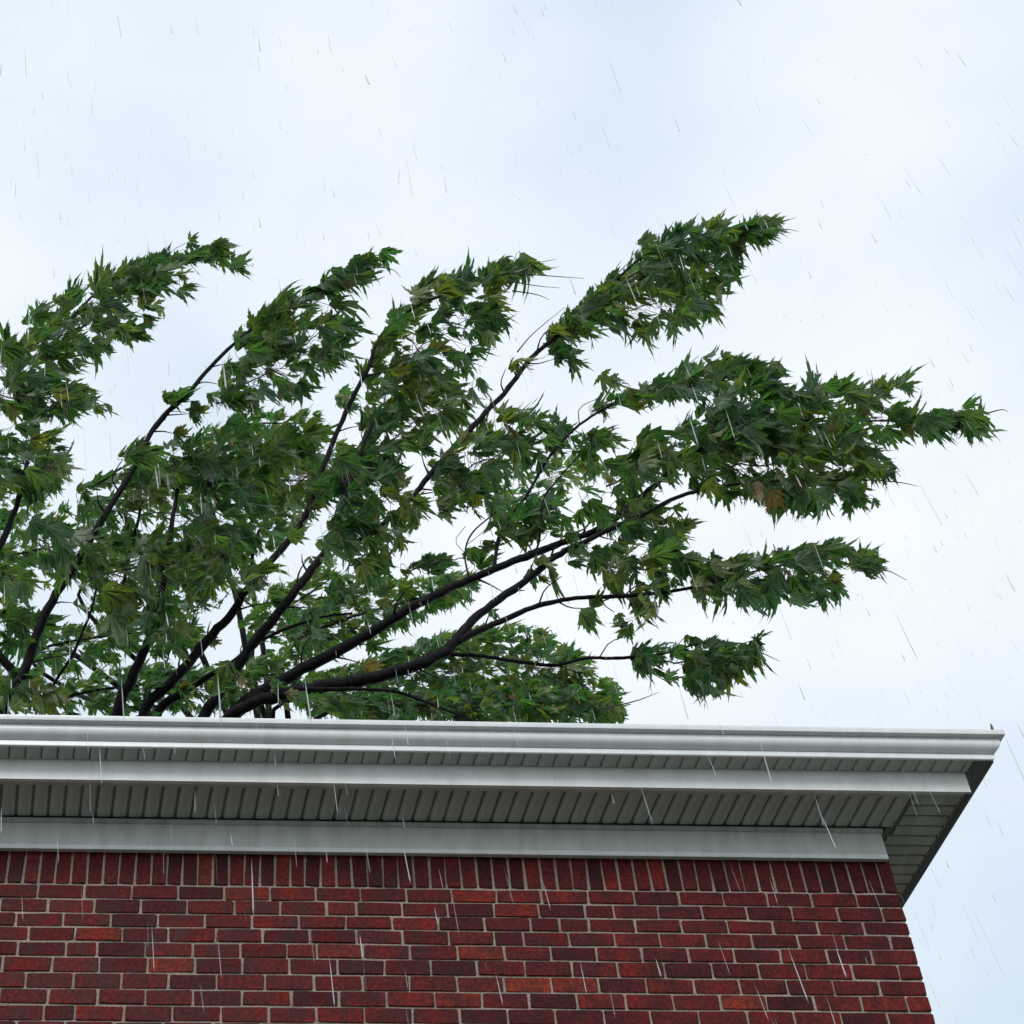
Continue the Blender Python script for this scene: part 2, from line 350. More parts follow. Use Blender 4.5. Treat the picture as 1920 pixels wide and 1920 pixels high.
# the small bent tab at the corner
tx = corner_x(P_GT) - 0.055
tab = [(tx, -P_GT + 0.02, 7.10), (tx + 0.020, -P_GT + 0.02, 7.10), (tx + 0.017, -P_GT + 0.015, 7.135), (tx + 0.003, -P_GT + 0.0, 7.142), (tx + 0.006, -P_GT + 0.018, 7.124)]
tv = tab + [(a, b + 0.004, c) for a, b, c in tab]
obj('flashing_tab', mesh('flashing_tab', tv, [(0, 1, 2, 3, 4), (9, 8, 7, 6, 5)] + [(i, 5 + i, 5 + (i + 1) % 5, (i + 1) % 5) for i in range(5)], MDK), gut)

# soffits: dark backing panel and one plank after another
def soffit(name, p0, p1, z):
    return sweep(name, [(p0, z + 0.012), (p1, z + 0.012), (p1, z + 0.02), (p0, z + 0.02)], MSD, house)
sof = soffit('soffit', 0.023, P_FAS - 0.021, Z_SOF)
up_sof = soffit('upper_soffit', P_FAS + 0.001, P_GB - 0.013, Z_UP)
def plank_mesh(w, ln, sk, z0_, end=None):
    """a plank from y = 0 to y = ln with one rolled edge; sk leans it sideways"""
    pr = [(-w / 2, 0.011), (-w / 2 + 0.004, 0.003), (-w / 2 + 0.010, 0.0), (w / 2 - 0.006, 0.001), (w / 2 - 0.001, 0.005), (w / 2, 0.011)]
    vs = [(a, 0, b) for a, b in pr] + [(a + sk * ln, ln, b) for a, b in pr]; n = len(pr)
    fs = [(i, n + i, n + (i + 1) % n, (i + 1) % n) for i in range(n)] + [tuple(range(n)), tuple(range(2 * n - 1, n - 1, -1))]
    me = mesh('soffit_plank', vs, fs, MSO)
    bm = bmesh.new(); bm.from_mesh(me); bmesh.ops.recalc_face_normals(bm, faces=bm.faces); bm.to_mesh(me); bm.free(); return me
PITCH = 0.0715
CH = 0.018                                          # width of the channel that holds the planks' outer ends
a_me = plank_mesh(PITCH - 0.011, P_FAS - 0.021 - CH - 0.042, SIDE[0], 0)
SEAM = XC - SIDE[0] * 0.0 + 0.012                   # planks end at the line that carries on the side wall
x = SEAM - SIDE[0] * -(P_FAS - 0.04) - 0.005
x = XC + 0.043
k = 0
while x > XL + 0.1:
    o = obj('soffit_plank', a_me, sof, (x, -(P_FAS - 0.021 - CH), Z_SOF)); x -= PITCH * (1 + random.uniform(-0.02, 0.02)); k += 1
u_me = plank_mesh(PITCH - 0.004, P_GB - 0.013 - P_FAS - 0.002, SIDE[0], 0)
x = XC + 0.36
while x > XL + 0.1:
    obj('soffit_plank', u_me, up_sof, (x, -(P_GB - 0.0135), Z_UP)); x -= PITCH * (1 + random.uniform(-0.02, 0.02))
cx_ = corner_x(P_FAS) - 0.024; ya, yb = -(P_FAS - 0.0205), -(P_FAS - 0.021 - CH)
obj('outer_channel', mesh('outer_channel', [(x_, y_, z_) for z_ in (Z_SOF - 0.002, Z_SOF + 0.011) for x_, y_ in ((XL, ya), (cx_, ya), (cx_, yb), (XL, yb))],
    [(0, 3, 2, 1), (4, 5, 6, 7), (0, 1, 5, 4), (1, 2, 6, 5), (2, 3, 7, 6), (3, 0, 4, 7)], MSO), sof)
# side soffit: planks lying along x between the wall line and the side fascia
y = -(P_FAS - 0.021 - CH) + 0.004
SP = 0.075
while y < DEEP - 0.1:
    xi = XC + SIDE[0] * y + 0.060 if y < 0.02 else XC + SIDE[0] * y + 0.045
    xo = corner_x(P_FAS) + SIDE[0] * (y + P_FAS) - 0.029
    w = SP - 0.014
    pr = [(0, 0.011), (0.004, 0.003), (0.010, 0.0), (w - 0.006, 0.001), (w - 0.001, 0.005), (w, 0.011)]
    vs = [(xi + SIDE[0] * a, y + a, Z_SOF + b) for a, b in pr] + [(xo + SIDE[0] * a, y + a, Z_SOF + b) for a, b in pr]; n = len(pr)
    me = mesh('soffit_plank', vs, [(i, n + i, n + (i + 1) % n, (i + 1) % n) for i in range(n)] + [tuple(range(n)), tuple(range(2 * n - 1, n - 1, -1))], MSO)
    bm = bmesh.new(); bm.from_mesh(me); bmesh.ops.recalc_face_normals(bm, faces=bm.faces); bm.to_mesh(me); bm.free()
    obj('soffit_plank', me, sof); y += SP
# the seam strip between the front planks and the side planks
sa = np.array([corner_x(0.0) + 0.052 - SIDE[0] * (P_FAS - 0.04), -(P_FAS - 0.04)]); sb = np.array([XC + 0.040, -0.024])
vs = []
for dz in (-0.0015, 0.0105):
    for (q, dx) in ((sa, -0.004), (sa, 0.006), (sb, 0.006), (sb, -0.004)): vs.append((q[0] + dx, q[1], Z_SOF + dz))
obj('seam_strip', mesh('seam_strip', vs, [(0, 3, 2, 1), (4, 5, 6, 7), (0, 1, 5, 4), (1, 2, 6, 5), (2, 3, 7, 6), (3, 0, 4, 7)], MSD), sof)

# thin dark strips along the underside of the side eaves
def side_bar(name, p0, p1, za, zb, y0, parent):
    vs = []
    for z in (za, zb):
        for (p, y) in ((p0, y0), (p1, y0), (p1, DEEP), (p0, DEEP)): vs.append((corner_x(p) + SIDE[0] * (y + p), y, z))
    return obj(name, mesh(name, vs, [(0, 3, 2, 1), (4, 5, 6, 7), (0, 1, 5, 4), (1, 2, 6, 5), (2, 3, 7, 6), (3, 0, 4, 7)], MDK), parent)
side_bar('edge_strip', P_FAS - 0.020, P_FAS + 0.003, Z_SOF - 0.006, Z_SOF - 0.001, -P_FAS + 0.004, fas)
side_bar('edge_strip', P_FAS + 0.006, P_GB + 0.001, Z_UP - 0.004, Z_UP - 0.001, -P_GB + 0.013, gut)

# low hipped roof
e = P_GT - 0.05
fr, br = (corner_x(e), -e), (corner_x(e) + SIDE[0] * (DEEP + e), DEEP + 0.3)
rv = [(XL - 0.3, -e, 7.108), (fr[0], fr[1], 7.108), (br[0], br[1], 7.108), (XL - 0.3, DEEP + 0.3, 7.108), (XL + 1.6, 1.5, 7.60), (1.5, 1.5, 7.60)]
rv += [(x, y, z - 0.03) for x, y, z in rv[:4]]
obj('roof', mesh('roof', rv, [(0, 1, 5, 4), (1, 2, 5), (2, 3, 4, 5), (3, 0, 4), (6, 9, 8, 7), (0, 6, 7, 1), (1, 7, 8, 2), (2, 8, 9, 3), (3, 9, 6, 0)], MRF), house)

# ------------------------------------------------------------------ trees
def catmull(pts, n):
    pts = np.asarray(pts, float)
    if len(pts) == 2: return np.linspace(pts[0], pts[1], n)
    P = np.vstack([2 * pts[0] - pts[1], pts, 2 * pts[-1] - pts[-2]]); seg = len(pts) - 1; out = []
    for s in np.linspace(0, seg - 1e-6, n):
        i = int(s); t = s - i; a, b, c, d = P[i:i + 4]
        out.append(0.5 * (2 * b + (c - a) * t + (2 * a - 5 * b + 4 * c - d) * t * t + (3 * b - a - 3 * c + d) * t ** 3))
    return np.array(out)
class Tubes:
    def __init__(s): s.v, s.f = [], []
    def add(s, pts, rad, sides=6, rough=0.0):
        pts = np.asarray(pts, float); n0 = len(s.v); n = len(pts)
        for i in range(n):
            t = unit(pts[min(i + 1, n - 1)] - pts[max(i - 1, 0)] + 1e-9); a = unit(np.cross(t, np.array([0.13, 0.92, 0.37]))); b = np.cross(t, a)
            for k in range(sides):
                w = 2 * math.pi * k / sides; r = rad[i] * (1 + (random.uniform(-rough, rough) if rough else 0)); s.v.append(pts[i] + r * (math.cos(w) * a + math.sin(w) * b))
        for i in range(n - 1):
            for k in range(sides):
                q = (k + 1) % sides; s.f.append((n0 + i * sides + k, n0 + i * sides + q, n0 + (i + 1) * sides + q, n0 + (i + 1) * sides + k))
        s.f.append(tuple(n0 + k for k in reversed(range(sides)))); s.f.append(tuple(n0 + (n - 1) * sides + k for k in range(sides)))
    def build(s, name, m, parent, kind=None): return obj(name, mesh(name, s.v, s.f, m, True), parent, kind=kind)

def leaf_data(seed):
    """a deeply cut maple leaf, base at the origin, tip along +x, swept and curled by the wind; length about 1"""
    r = random.Random(seed)
    sweep_ = r.uniform(0.42, 0.85)
    lobes = [(0, 1.08, 0.12), (40 * sweep_, 0.98, 0.11), (-40 * sweep_, 0.98, 0.11), (88 * sweep_, 0.66, 0.085), (-88 * sweep_, 0.66, 0.085)]
    lobes = [(a + r.uniform(-7, 7), l * r.uniform(0.85, 1.12), w * r.uniform(0.85, 1.2)) for a, l, w in lobes]
    lobes.sort(key=lambda q: q[0])
    hub = np.array([0.06, 0.0]); V, Fc, vein = [(0.06, 0, 0)], [], [1.0]
    def put(p, v): V.append((p[0], p[1], 0)); vein.append(v); return len(V) - 1
    sin_pts = []
    for i in range(6):                                # notches between lobes, and the two outer shoulders
        if i == 0: a = lobes[0][0] - 48; d = 0.13
        elif i == 5: a = lobes[-1][0] + 48; d = 0.13
        else: a = (lobes[i - 1][0] + lobes[i][0]) / 2; d = r.uniform(0.20, 0.31) if i in (2, 3) else r.uniform(0.17, 0.25)
        sin_pts.append(put(hub + d * np.array([math.cos(math.radians(a)), math.sin(math.radians(a))]), 0.0))
    for i, (a, l, w) in enumerate(lobes):
        d = np.array([math.cos(math.radians(a)), math.sin(math.radians(a))]); n = np.array([-d[1], d[0]])
        b = r.uniform(-0.05, 0.05)
        b = r.uniform(-0.16, 0.16) - 0.05 * math.sin(math.radians(a))
        q = lambda t, s: hub + l * t * d + (s + b * t * t * t) * n
        m1, m2, tip = put(q(0.40, 0), 1), put(q(0.66, 0), 1), put(q(r.uniform(0.92, 1.06), 0), 0.4)
        for sgn, sp in ((-1, sin_pts[i]), (1, sin_pts[i + 1])):
            w1, w2 = w * r.uniform(0.8, 1.25), w * r.uniform(0.7, 1.15)
            s1, t1, s2, = put(q(0.38, sgn * w1 * 0.92), 0), put(q(0.64, sgn * w1 * 1.22), 0), put(q(0.60, sgn * w2 * 0.62), 0)
            t2 = put(q(0.86, sgn * w2 * 0.50), 0); s3 = put(q(0.80, sgn * w2 * 0.27), 0)
            tri = [(0, sp, s1), (0, s1, m1), (m1, s1, t1), (m1, t1, s2), (m1, s2, m2), (m2, s2, t2), (m2, t2, s3), (m2, s3, tip)]
            Fc += [t if sgn < 0 else t[::-1] for t in tri]
    V = np.array(V); V[:, 2] += rng.normal(0, 0.012, len(V))
    fold, curl, cup, tw = r.uniform(0.0, 1.2), r.uniform(-1.0, 1.4), r.uniform(-0.7, 1.1), r.uniform(-1.3, 1.3)
    x, y = V[:, 0].copy(), V[:, 1].copy()
    V[:, 2] += -curl * 0.45 * x * x - fold * 0.55 * np.abs(y) - cup * 0.7 * y * y
    V[:, 1] = y * (1 - 0.35 * fold)
    an = tw * x; yy, zz = V[:, 1].copy(), V[:, 2].copy(); V[:, 1], V[:, 2] = yy * np.cos(an) - zz * np.sin(an), yy * np.sin(an) + zz * np.cos(an)
    return V, Fc, np.array(vein)
LEAVES = [leaf_data(300 + k) for k in range(28)]
def leaf_mesh(name, V, Fc, vein, m):
    me = mesh(name, V, Fc, m); at = me.attributes.new('vein', 'FLOAT', 'POINT'); at.data.foreach_set('value', vein.astype(np.float32)); return me

def frame_for(theta, lift, roll, flip):
    """leaf axes in the world for a leaf that streams at angle theta in the wind plane"""
    d = unit(math.cos(theta) * RIGHT + math.sin(theta) * UP + lift * BACK)
    n = unit(BACK - d * BACK.dot(d)); b = np.cross(n, d)
    n2 = math.cos(roll) * n + math.sin(roll) * b
    if flip: n2 = -n2
    b2 = np.cross(n2, d); return np.stack([d, b2, n2], 1)

def foliage(strokes, dens, size, tw_r, seed):
    """leaves scattered along wind-blown shoots; each stroke: centre line, half widths, depth, density factor, droop, streaming angle"""
    r = np.random.default_rng(seed); out = []; tubes = Tubes()
    for st in strokes:
        pts, wid, y0, dk = st[:4]; droop = st[4] if len(st) > 4 else 0.0
        px = catmull(pts, 60); ww = np.interp(np.linspace(0, 1, 60), np.linspace(0, 1, len(wid)), wid)
        seg = np.r_[0, np.cumsum(np.linalg.norm(np.diff(px, axis=0), axis=1))]; total = seg[-1]
        area = np.trapz(2 * ww, seg) if total > 1 else 0
        n = max(3, int((area + 30 * total) * dens * dk / (size * size)))
        cum = np.r_[0, np.cumsum((ww[1:] + ww[:-1]) / 2 * np.diff(seg))]; cum /= cum[-1]
        ysp = 0.10 + np.mean(wid) / F * 9.0
        cl = np.array([on_y(u, v, y0) for u, v in px])
        tubes.add(cl[::3] + r.normal(0, 0.012, cl[::3].shape), np.linspace(tw_r, tw_r * 0.3, len(cl[::3])), 5)
        for _ in range(n):
            t = np.interp(r.random(), cum, np.arange(60)); i = int(t); j = min(i + 1, 59); c = px[i] + (px[j] - px[i]) * (t - i)
            tg = unit(px[min(i + 3, 59)] - px[max(i - 3, 0)] + np.array([1e-6, 0])); nm = np.array([-tg[1], tg[0]])      # nm points down the picture
            s = r.uniform(-1, 1); s = math.copysign(abs(s) ** 0.85, s); q = c + nm * s * max(ww[i] - 0.25 * size, 5)
            y = y0 + r.uniform(-1, 1) * ysp
            tgt = math.degrees(math.atan2(-tg[1], tg[0])); ang = 0.45 * tgt + 0.55 * 2 - droop - s * 46 - 10 + r.normal(0, 25)
            sz = size * float(np.clip(r.lognormal(0.0, 0.26), 0.55, 1.65))
            base = on_y(q[0], q[1], y); sc = sz * depth(base) / F
            fr_ = frame_for(math.radians(ang), r.normal(0, 0.45), r.normal(0, 0.9), r.random() < 0.30)
            org = base - fr_[:, 0] * sc * 0.5
            out.append((org, fr_, sc, int(r.integers(len(LEAVES)))))
            # its stalk, from the shoot further upwind
            k = max(0, i - int(r.integers(3, 9))); a = cl[k] + np.array([0, 0.3 * (y - y0), 0])
            if np.linalg.norm(a - org) < 2.6 * sc:
                mid = (a + org) / 2 + UP * r.normal(0.02, 0.03) * 2 * sc - fr_[:, 0] * 0.12 * sc
                tubes.add(catmull([a, mid, org, org + fr_[:, 0] * sc * 0.06], 6), [tw_r * 0.35] * 3 + [tw_r * 0.27] * 3, 3)
    return out, tubes

def leaves_joined(name, leaves, m, parent):
    vs, fs, ve, n = [], [], [], 0
    for org, fr_, sc, k in leaves:
        V, Fc, vein = LEAVES[k]; vs.append((V * sc) @ fr_.T + org); fs += [(a + n, b + n, c + n) for a, b, c in Fc]; ve.append(vein); n += len(V)
    o = obj(name, leaf_mesh(name, np.concatenate(vs), fs, np.concatenate(ve), m), parent); o['kind'] = 'stuff'; return o

TY = 2.2                                             # the near crown hangs above the roof, its trunk stands behind the house
near = thing('maple_tree', 'big dark green maple behind the roof, its limbs all bent rightwards by wind', 'tree', (-0.9, 4.5, 0))
NB = np.array(near.location)
class Local(Tubes):
    def __init__(s, o): super().__init__(); s.o = np.array(o)
    def build(s, *a, **k):
        s.v = [p - s.o for p in s.v]; return super().build(*a, **k)
crotch = on_y(300, 1560, 3.1)
tr = Local(NB); q = catmull([NB + (0, 0, -0.1), NB + (0.02, -0.05, 3), NB + (0.05, -0.2, 6.3), crotch], 24)
tr.add(q, np.interp(np.linspace(0, 1, 24), [0, 0.05, 0.7, 1], [0.36, 0.27, 0.21, 0.15]), 14, 0.05); tr.build('trunk', MBK, near)
# limbs: points in the photograph with the limb's width there, and how far back each hangs
SPURS = []
limbs = [
    ([(10, 1340, 24), (45, 1260, 23), (85, 1150, 21), (140, 1060, 18), (200, 960, 14), (250, 880, 13), (290, 800, 12), (350, 740, 11), (410, 672, 9), (490, 602, 7), (560, 560, 5), (640, 520, 4), (720, 482, 3)], TY - 0.2),
    ([(-60, 1140, 20), (0, 1022, 16), (30, 950, 13), (55, 850, 10), (78, 760, 9), (100, 650, 7), (190, 540, 5), (300, 490, 4), (440, 480, 3)], TY + 0.2),
    ([(222, 1340, 30), (250, 1265, 24), (278, 1200, 19), (297, 1137, 17), (312, 1065, 14), (325, 960, 10), (345, 860, 8)], TY),
    ([(269, 1340, 26), (328, 1275, 24), (384, 1206, 22), (437, 1147, 20), (469, 1097, 18), (562, 987, 16), (592, 915, 13), (622, 835, 12), (655, 758, 11), (690, 690, 10), (718, 625, 8), (780, 575, 6), (900, 530, 5), (1010, 495, 3)], TY - 0.1),
    ([(384, 1340, 26), (431, 1275, 25), (462, 1225, 24), (506, 1169, 22), (562, 1097, 20), (605, 1040, 18), (632, 985, 14), (650, 925, 11), (668, 869, 10), (700, 790, 8)], TY - 0.3),
    ([(612, 1030, 14), (690, 1005, 12), (769, 937, 12), (798, 900, 14), (872, 815, 14), (946, 736, 12), (991, 677, 11), (1035, 637, 10), (1100, 582, 8), (1150, 530, 6), (1210, 480, 5), (1300, 445, 4), (1440, 418, 3)], TY - 0.3),
    ([(294, 1340, 24), (350, 1294, 20), (430, 1245, 10), (500, 1195, 8), (600, 1158, 7), (660, 1150, 5)], TY + 0.4),
    ([(440, 1340, 34), (500, 1292, 30), (600, 1237, 27), (694, 1187, 24), (769, 1140, 22), (850, 1100, 19), (928, 1066, 17), (1003, 1037, 18), (1069, 1012, 15), (1131, 987, 15), (1200, 934, 15), (1262, 880, 12), (1340, 825, 9), (1450, 790, 7), (1600, 790, 5), (1760, 785, 3), (1850, 780, 2)], TY - 0.5),
    ([(430, 1345, 30), (520, 1305, 30), (600, 1287, 30), (694, 1272, 30), (772, 1250, 28), (834, 1222, 26), (859, 1194, 23), (897, 1153, 19), (975, 1097, 18), (1044, 1042, 16), (1100, 1014, 12), (1200, 967, 11), (1290, 925, 9), (1400, 905, 7), (1520, 900, 5), (1640, 900, 3)], TY - 0.75),
    ([(840, 1222, 16), (868, 1197, 16), (928, 1169, 14), (1006, 1137, 12), (1084, 1121, 10), (1181, 1117, 10), (1280, 1105, 8), (1380, 1080, 6), (1500, 1055, 4), (1650, 1060, 3)], TY - 0.75),
    ([(845, 1226, 12), (912, 1231, 9), (990, 1243, 9), (1044, 1247, 8), (1100, 1234, 8), (1169, 1234, 8), (1250, 1224, 6), (1330, 1205, 4), (1420, 1225, 3)], TY - 0.75),
    ([(560, 1292, 10), (722, 1294, 8), (787, 1312, 7), (875, 1347, 6), (900, 1360, 5)], TY - 0.7),
    ([(926, 1066, 9), (937, 1000, 7), (953, 972, 7), (984, 934, 7), (1035, 850, 7), (1095, 790, 6), (1174, 746, 6), (1243, 719, 5), (1317, 697, 4), (1440, 680, 2)], TY - 0.5),
    ([(880, 1090, 5), (872, 1040, 4), (885, 1000, 4), (930, 960, 3)], TY - 0.5),
    ([(990, 1036, 6), (1010, 1020, 5), (1018, 940, 5), (1045, 900, 4), (1080, 860, 3)], TY - 0.5),
    ([(290, 805, 8), (318, 770, 6), (325, 735, 4)], TY - 0.2),
    ([(90, 1330, 8), (140, 1220, 7), (175, 1130, 6), (190, 1040, 5)], TY + 0.3),
    ([(240, 1210, 8), (225, 1150, 8), (240, 1050, 9), (262, 960, 7), (262, 890, 5)], TY + 0.25),
]
for i, (pp, y1) in enumerate(limbs):
    tb = Local(NB); n = len(pp); P3, rr = [], []
    low = pp[0][1] > 1300 and pp[0][0] < 470
    for j, (u, v, w) in enumerate(pp):
        yj = y1 + (0.5 * (1 - j / 4.0) if low and j < 4 else 0) + 0.012 * math.sin(j * 1.7 + i)
        p = on_y(u, v, yj); P3.append(p); rr.append(0.41 * w * depth(p) / F)
    if low or i == 1:                                # carry the limb down to the crotch behind the eaves
        P3 = [crotch, (crotch + P3[0]) / 2 + np.array([0, 0, -0.05])] + P3; rr = [rr[0] * 1.25, rr[0] * 1.1] + rr
    m_ = 6 * len(P3); c = catmull(P3, m_); rad = np.interp(np.linspace(0, 1, m_), np.linspace(0, 1, len(rr)), rr)
    c = c + rng.normal(0, 1, c.shape) * (rad[:, None] * 0.10)
    tb.add(c, rad, 9, 0.10)
    for k in range(8, m_ - 2, 3):                      # short kinked spurs
        if random.random() < 0.55:
            a = c[k]; sc = depth(a) / F; ln = random.uniform(18, 75) * sc; th = math.radians(random.choice((1, -1)) * random.uniform(25, 60)); tg = unit(c[min(k + 1, m_ - 1)] - c[k - 1])
            d = math.cos(th) * tg + math.sin(th) * unit(np.cross(BACK, tg)) + random.uniform(-0.4, 0.4) * BACK; d2 = unit(d + 0.6 * RIGHT + 0.3 * rng.normal(0, 1, 3))
            tb.add(catmull([a, a + d * ln * 0.5, a + d * ln * 0.5 + d2 * ln * 0.6], 6), np.linspace(min(rad[k] * 0.4, 0.009), 0.0022, 6), 5, 0.1); SPURS.append((a + d * ln * 0.5 + d2 * ln * 0.6, y1))
    tb.build('limb', MBK, near)

# leafy shoots of the near crown
A = TY
near_strokes = [
    # top-left limb
    ([(15, 700), (100, 640), (200, 585), (290, 545), (360, 520)], [70, 85, 78, 62, 34], A + .2, 1.0),
    ([(210, 530), (300, 490), (350, 485)], [24, 26, 18], A + .2, 0.9), ([(385, 475), (425, 462)], [22, 22], A + .2, 0.8), ([(440, 500), (475, 495)], [20, 20], A + .2, 0.7),
    ([(-10, 740), (70, 750), (130, 755), (205, 765)], [60, 62, 45, 18], A + .2, 1.0, 8),
    ([(-30, 850), (60, 870), (125, 880)], [80, 95, 45], A + .2, 1.0, 12),
    # second limb
    ([(320, 745), (350, 735)], [14, 10], A - .2, 0.6, -25), ([(240, 850), (285, 850)], [22, 30], A - .2, 0.8),
    ([(410, 760), (490, 705), (560, 655), (620, 610), (650, 560)], [30, 80, 92, 62, 28], A - .2, 1.05, 12),
    ([(500, 600), (580, 560), (650, 535)], [16, 18, 20], A - .2, 0.8), ([(655, 520), (700, 490), (735, 488)], [14, 22, 20], A - .2, 0.8), ([(610, 670), (645, 650)], [30, 18], A - .2, 0.8, 15),
    # third limb
    ([(715, 800), (735, 710), (795, 645), (870, 600), (950, 575)], [50, 70, 105, 95, 40], A - .1, 1.1, 12),
    ([(790, 545), (870, 530), (940, 510), (1000, 505)], [26, 26, 28, 14], A - .1, 0.8, -4),
    ([(690, 870), (760, 800), (830, 765), (900, 720)], [40, 60, 55, 28], A - .1, 1.0, 15),
    # centre-left mass
    ([(240, 885), (380, 865), (500, 850), (620, 825)], [40, 65, 60, 40], A + .1, 0.95, 15),
    ([(150, 960), (280, 960), (400, 980), (480, 1020)], [65, 95, 100, 60], A + .1, 0.85, 25),
    ([(60, 1000), (150, 1060), (280, 1090), (390, 1090)], [50, 70, 95, 70], A, 0.75, 30),
    ([(290, 1130), (320, 1190), (330, 1225)], [50, 50, 25], A - .1, 1.0, 60),
    ([(350, 1000), (420, 1060), (450, 1130)], [70, 80, 45], A - .2, 0.8, 40),
    ([(440, 930), (540, 900), (620, 890)], [50, 60, 45], A + .2, 0.7, 12),
    ([(430, 1240), (450, 1290)], [40, 40], A - .2, 0.8, 60), ([(540, 1300), (600, 1320), (680, 1330)], [20, 25, 20], A - .5, 0.7, 25),
    ([(10, 1180), (70, 1190), (100, 1200)], [60, 50, 25], A + .3, 0.85, 25), ([(-20, 1280), (50, 1300), (120, 1310)], [50, 45, 30], A + .1, 0.9, 30),
    ([(0, 1080), (60, 1090)], [50, 40], A + .3, 0.9, 20), ([(200, 1180), (260, 1120)], [30, 30], A + .1, 0.7, 30),
    # behind the fifth limb
    ([(620, 890), (710, 930), (790, 960)], [65, 82, 34], A - .3, 1.15, 20), ([(620, 1000), (700, 1020), (760, 1010)], [50, 60, 30], A - .3, 1.05, 40), ([(660, 1060), (720, 1060)], [40, 30], A - .3, 0.7, 55),
    # middle
    ([(820, 900), (900, 870), (1000, 825), (1080, 815)], [45, 80, 70, 30], A - .35, 1.1, 12), ([(830, 960), (900, 940), (960, 960)], [30, 45, 25], A - .4, 0.8, 30),
    ([(920, 1000), (1000, 975), (1060, 960)], [22, 35, 45], A - .45, 0.7, 15), ([(1080, 850), (1130, 820), (1160, 800)], [30, 32, 18], A - .4, 0.7, 10),
    ([(760, 1070), (850, 1050), (930, 1050)], [14, 18, 18], A - .2, 0.5, 10), ([(1000, 1080), (1030, 1085)], [10, 10], A - .5, 0.7, 25),
    # upper right limb
    ([(1035, 645), (1110, 605), (1200, 575), (1280, 565), (1360, 560)], [24, 45, 75, 68, 26], A - .3, 1.15, 12), ([(1060, 675), (1090, 680)], [24, 20], A - .3, 0.9, 30),
    ([(1150, 540), (1230, 500), (1310, 495), (1380, 505)], [22, 36, 50, 24], A - .3, 1.0, 8),
    ([(1200, 478), (1290, 448), (1370, 440), (1440, 432)], [18, 36, 44, 26], A - .3, 1.05, -2),
    # long right limb
    ([(1110, 770), (1190, 745), (1290, 725), (1390, 715), (1470, 715)], [18, 30, 34, 36, 22], A - .5, 0.9, 5),
    ([(1140, 715), (1180, 720)], [16, 16], A - .5, 0.7),
    ([(1140, 910), (1230, 870), (1320, 840), (1410, 800)], [40, 55, 70, 70], A - .5, 1.05, 10),
    ([(1340, 800), (1440, 780), (1540, 775), (1620, 785), (1690, 800)], [70, 85, 70, 60, 30], A - .6, 1.15, 8),
    ([(1300, 890), (1410, 870), (1520, 870), (1620, 870), (1680, 880)], [60, 80, 90, 70, 25], A - .6, 1.15, 18),
    ([(1400, 920), (1500, 920), (1600, 930), (1650, 945)], [40, 45, 40, 18], A - .7, 1.0, 30),
    ([(1600, 745), (1670, 728), (1720, 728)], [20, 28, 20], A - .5, 0.85, -5), ([(1670, 780), (1730, 795), (1770, 800)], [30, 26, 18], A - .5, 0.9, 15), ([(1770, 785), (1820, 785), (1850, 785)], [26, 44, 34], A - .5, 1.0, 8),
    ([(1100, 940), (1200, 975), (1290, 1000)], [50, 55, 40], A - .6, 1.05, 20),
    ([(1070, 1040), (1160, 1065), (1250, 1065), (1310, 1070)], [30, 55, 55, 35], A - .7, 1.1, 25), ([(1180, 1130), (1220, 1145)], [24, 18], A - .7, 0.9, 45),
    # along the outer ends of the limbs
    ([(455, 632), (520, 590), (580, 555)], [12, 14, 14], A - .2, 0.7), ([(600, 545), (660, 515), (720, 488)], [18, 22, 22], A - .2, 0.9), ([(215, 525), (300, 492), (400, 478)], [20, 22, 18], A + .2, 0.9),
    ([(840, 545), (930, 520), (1010, 500)], [22, 24, 14], A - .1, 0.9), ([(1380, 440), (1440, 425), (1475, 418)], [26, 24, 14], A - .3, 1.1), ([(1040, 640), (1100, 590), (1160, 540)], [14, 16, 16], A - .3, 0.7),
    ([(1690, 800), (1740, 790), (1800, 785)], [26, 24, 30], A - .5, 1.0, 8), ([(1290, 700), (1390, 688), (1470, 690)], [14, 20, 18], A - .5, 0.9), ([(1630, 880), (1690, 890)], [26, 16], A - .6, 0.9, 15),
    ([(700, 690), (725, 640), (770, 590)], [14, 16, 16], A - .1, 0.8, -10), ([(1620, 1055), (1665, 1072)], [20, 12], A - .75, 0.9, 5), ([(1400, 1225), (1435, 1232)], [20, 12], A - .75, 0.9, 5),
    ([(560, 1010), (600, 930), (640, 870)], [22, 26, 22], A - .2, 0.7, 20), ([(480, 1100), (520, 1060)], [26, 24], A - .2, 0.6, 30), ([(900, 1030), (960, 1010), (1030, 1000)], [16, 20, 16], A - .45, 0.6, 15),
    # two lowest shoots
    ([(1310, 1105), (1400, 1095), (1500, 1085), (1580, 1090)], [40, 58, 58, 44], A - .75, 1.15, 18), ([(1380, 1065), (1480, 1045), (1570, 1045), (1650, 1062)], [14, 22, 28, 22], A - .75, 1.0, 0),
    ([(1190, 1235), (1270, 1240), (1350, 1240), (1410, 1230)], [24, 40, 50, 32], A - .75, 1.1, 10), ([(1300, 1290), (1360, 1295)], [20, 16], A - .75, 0.9, 30),
    ([(1010, 1190), (1040, 1185)], [14, 12], A - .75, 0.9, 20), ([(1090, 1160), (1110, 1170)], [16, 14], A - .75, 0.9, 35), ([(1160, 1165), (1185, 1195)], [18, 14], A - .75, 0.9, 50),
]
lv, tubes = foliage(near_strokes, 4.3, 47.0, 0.007, 5)
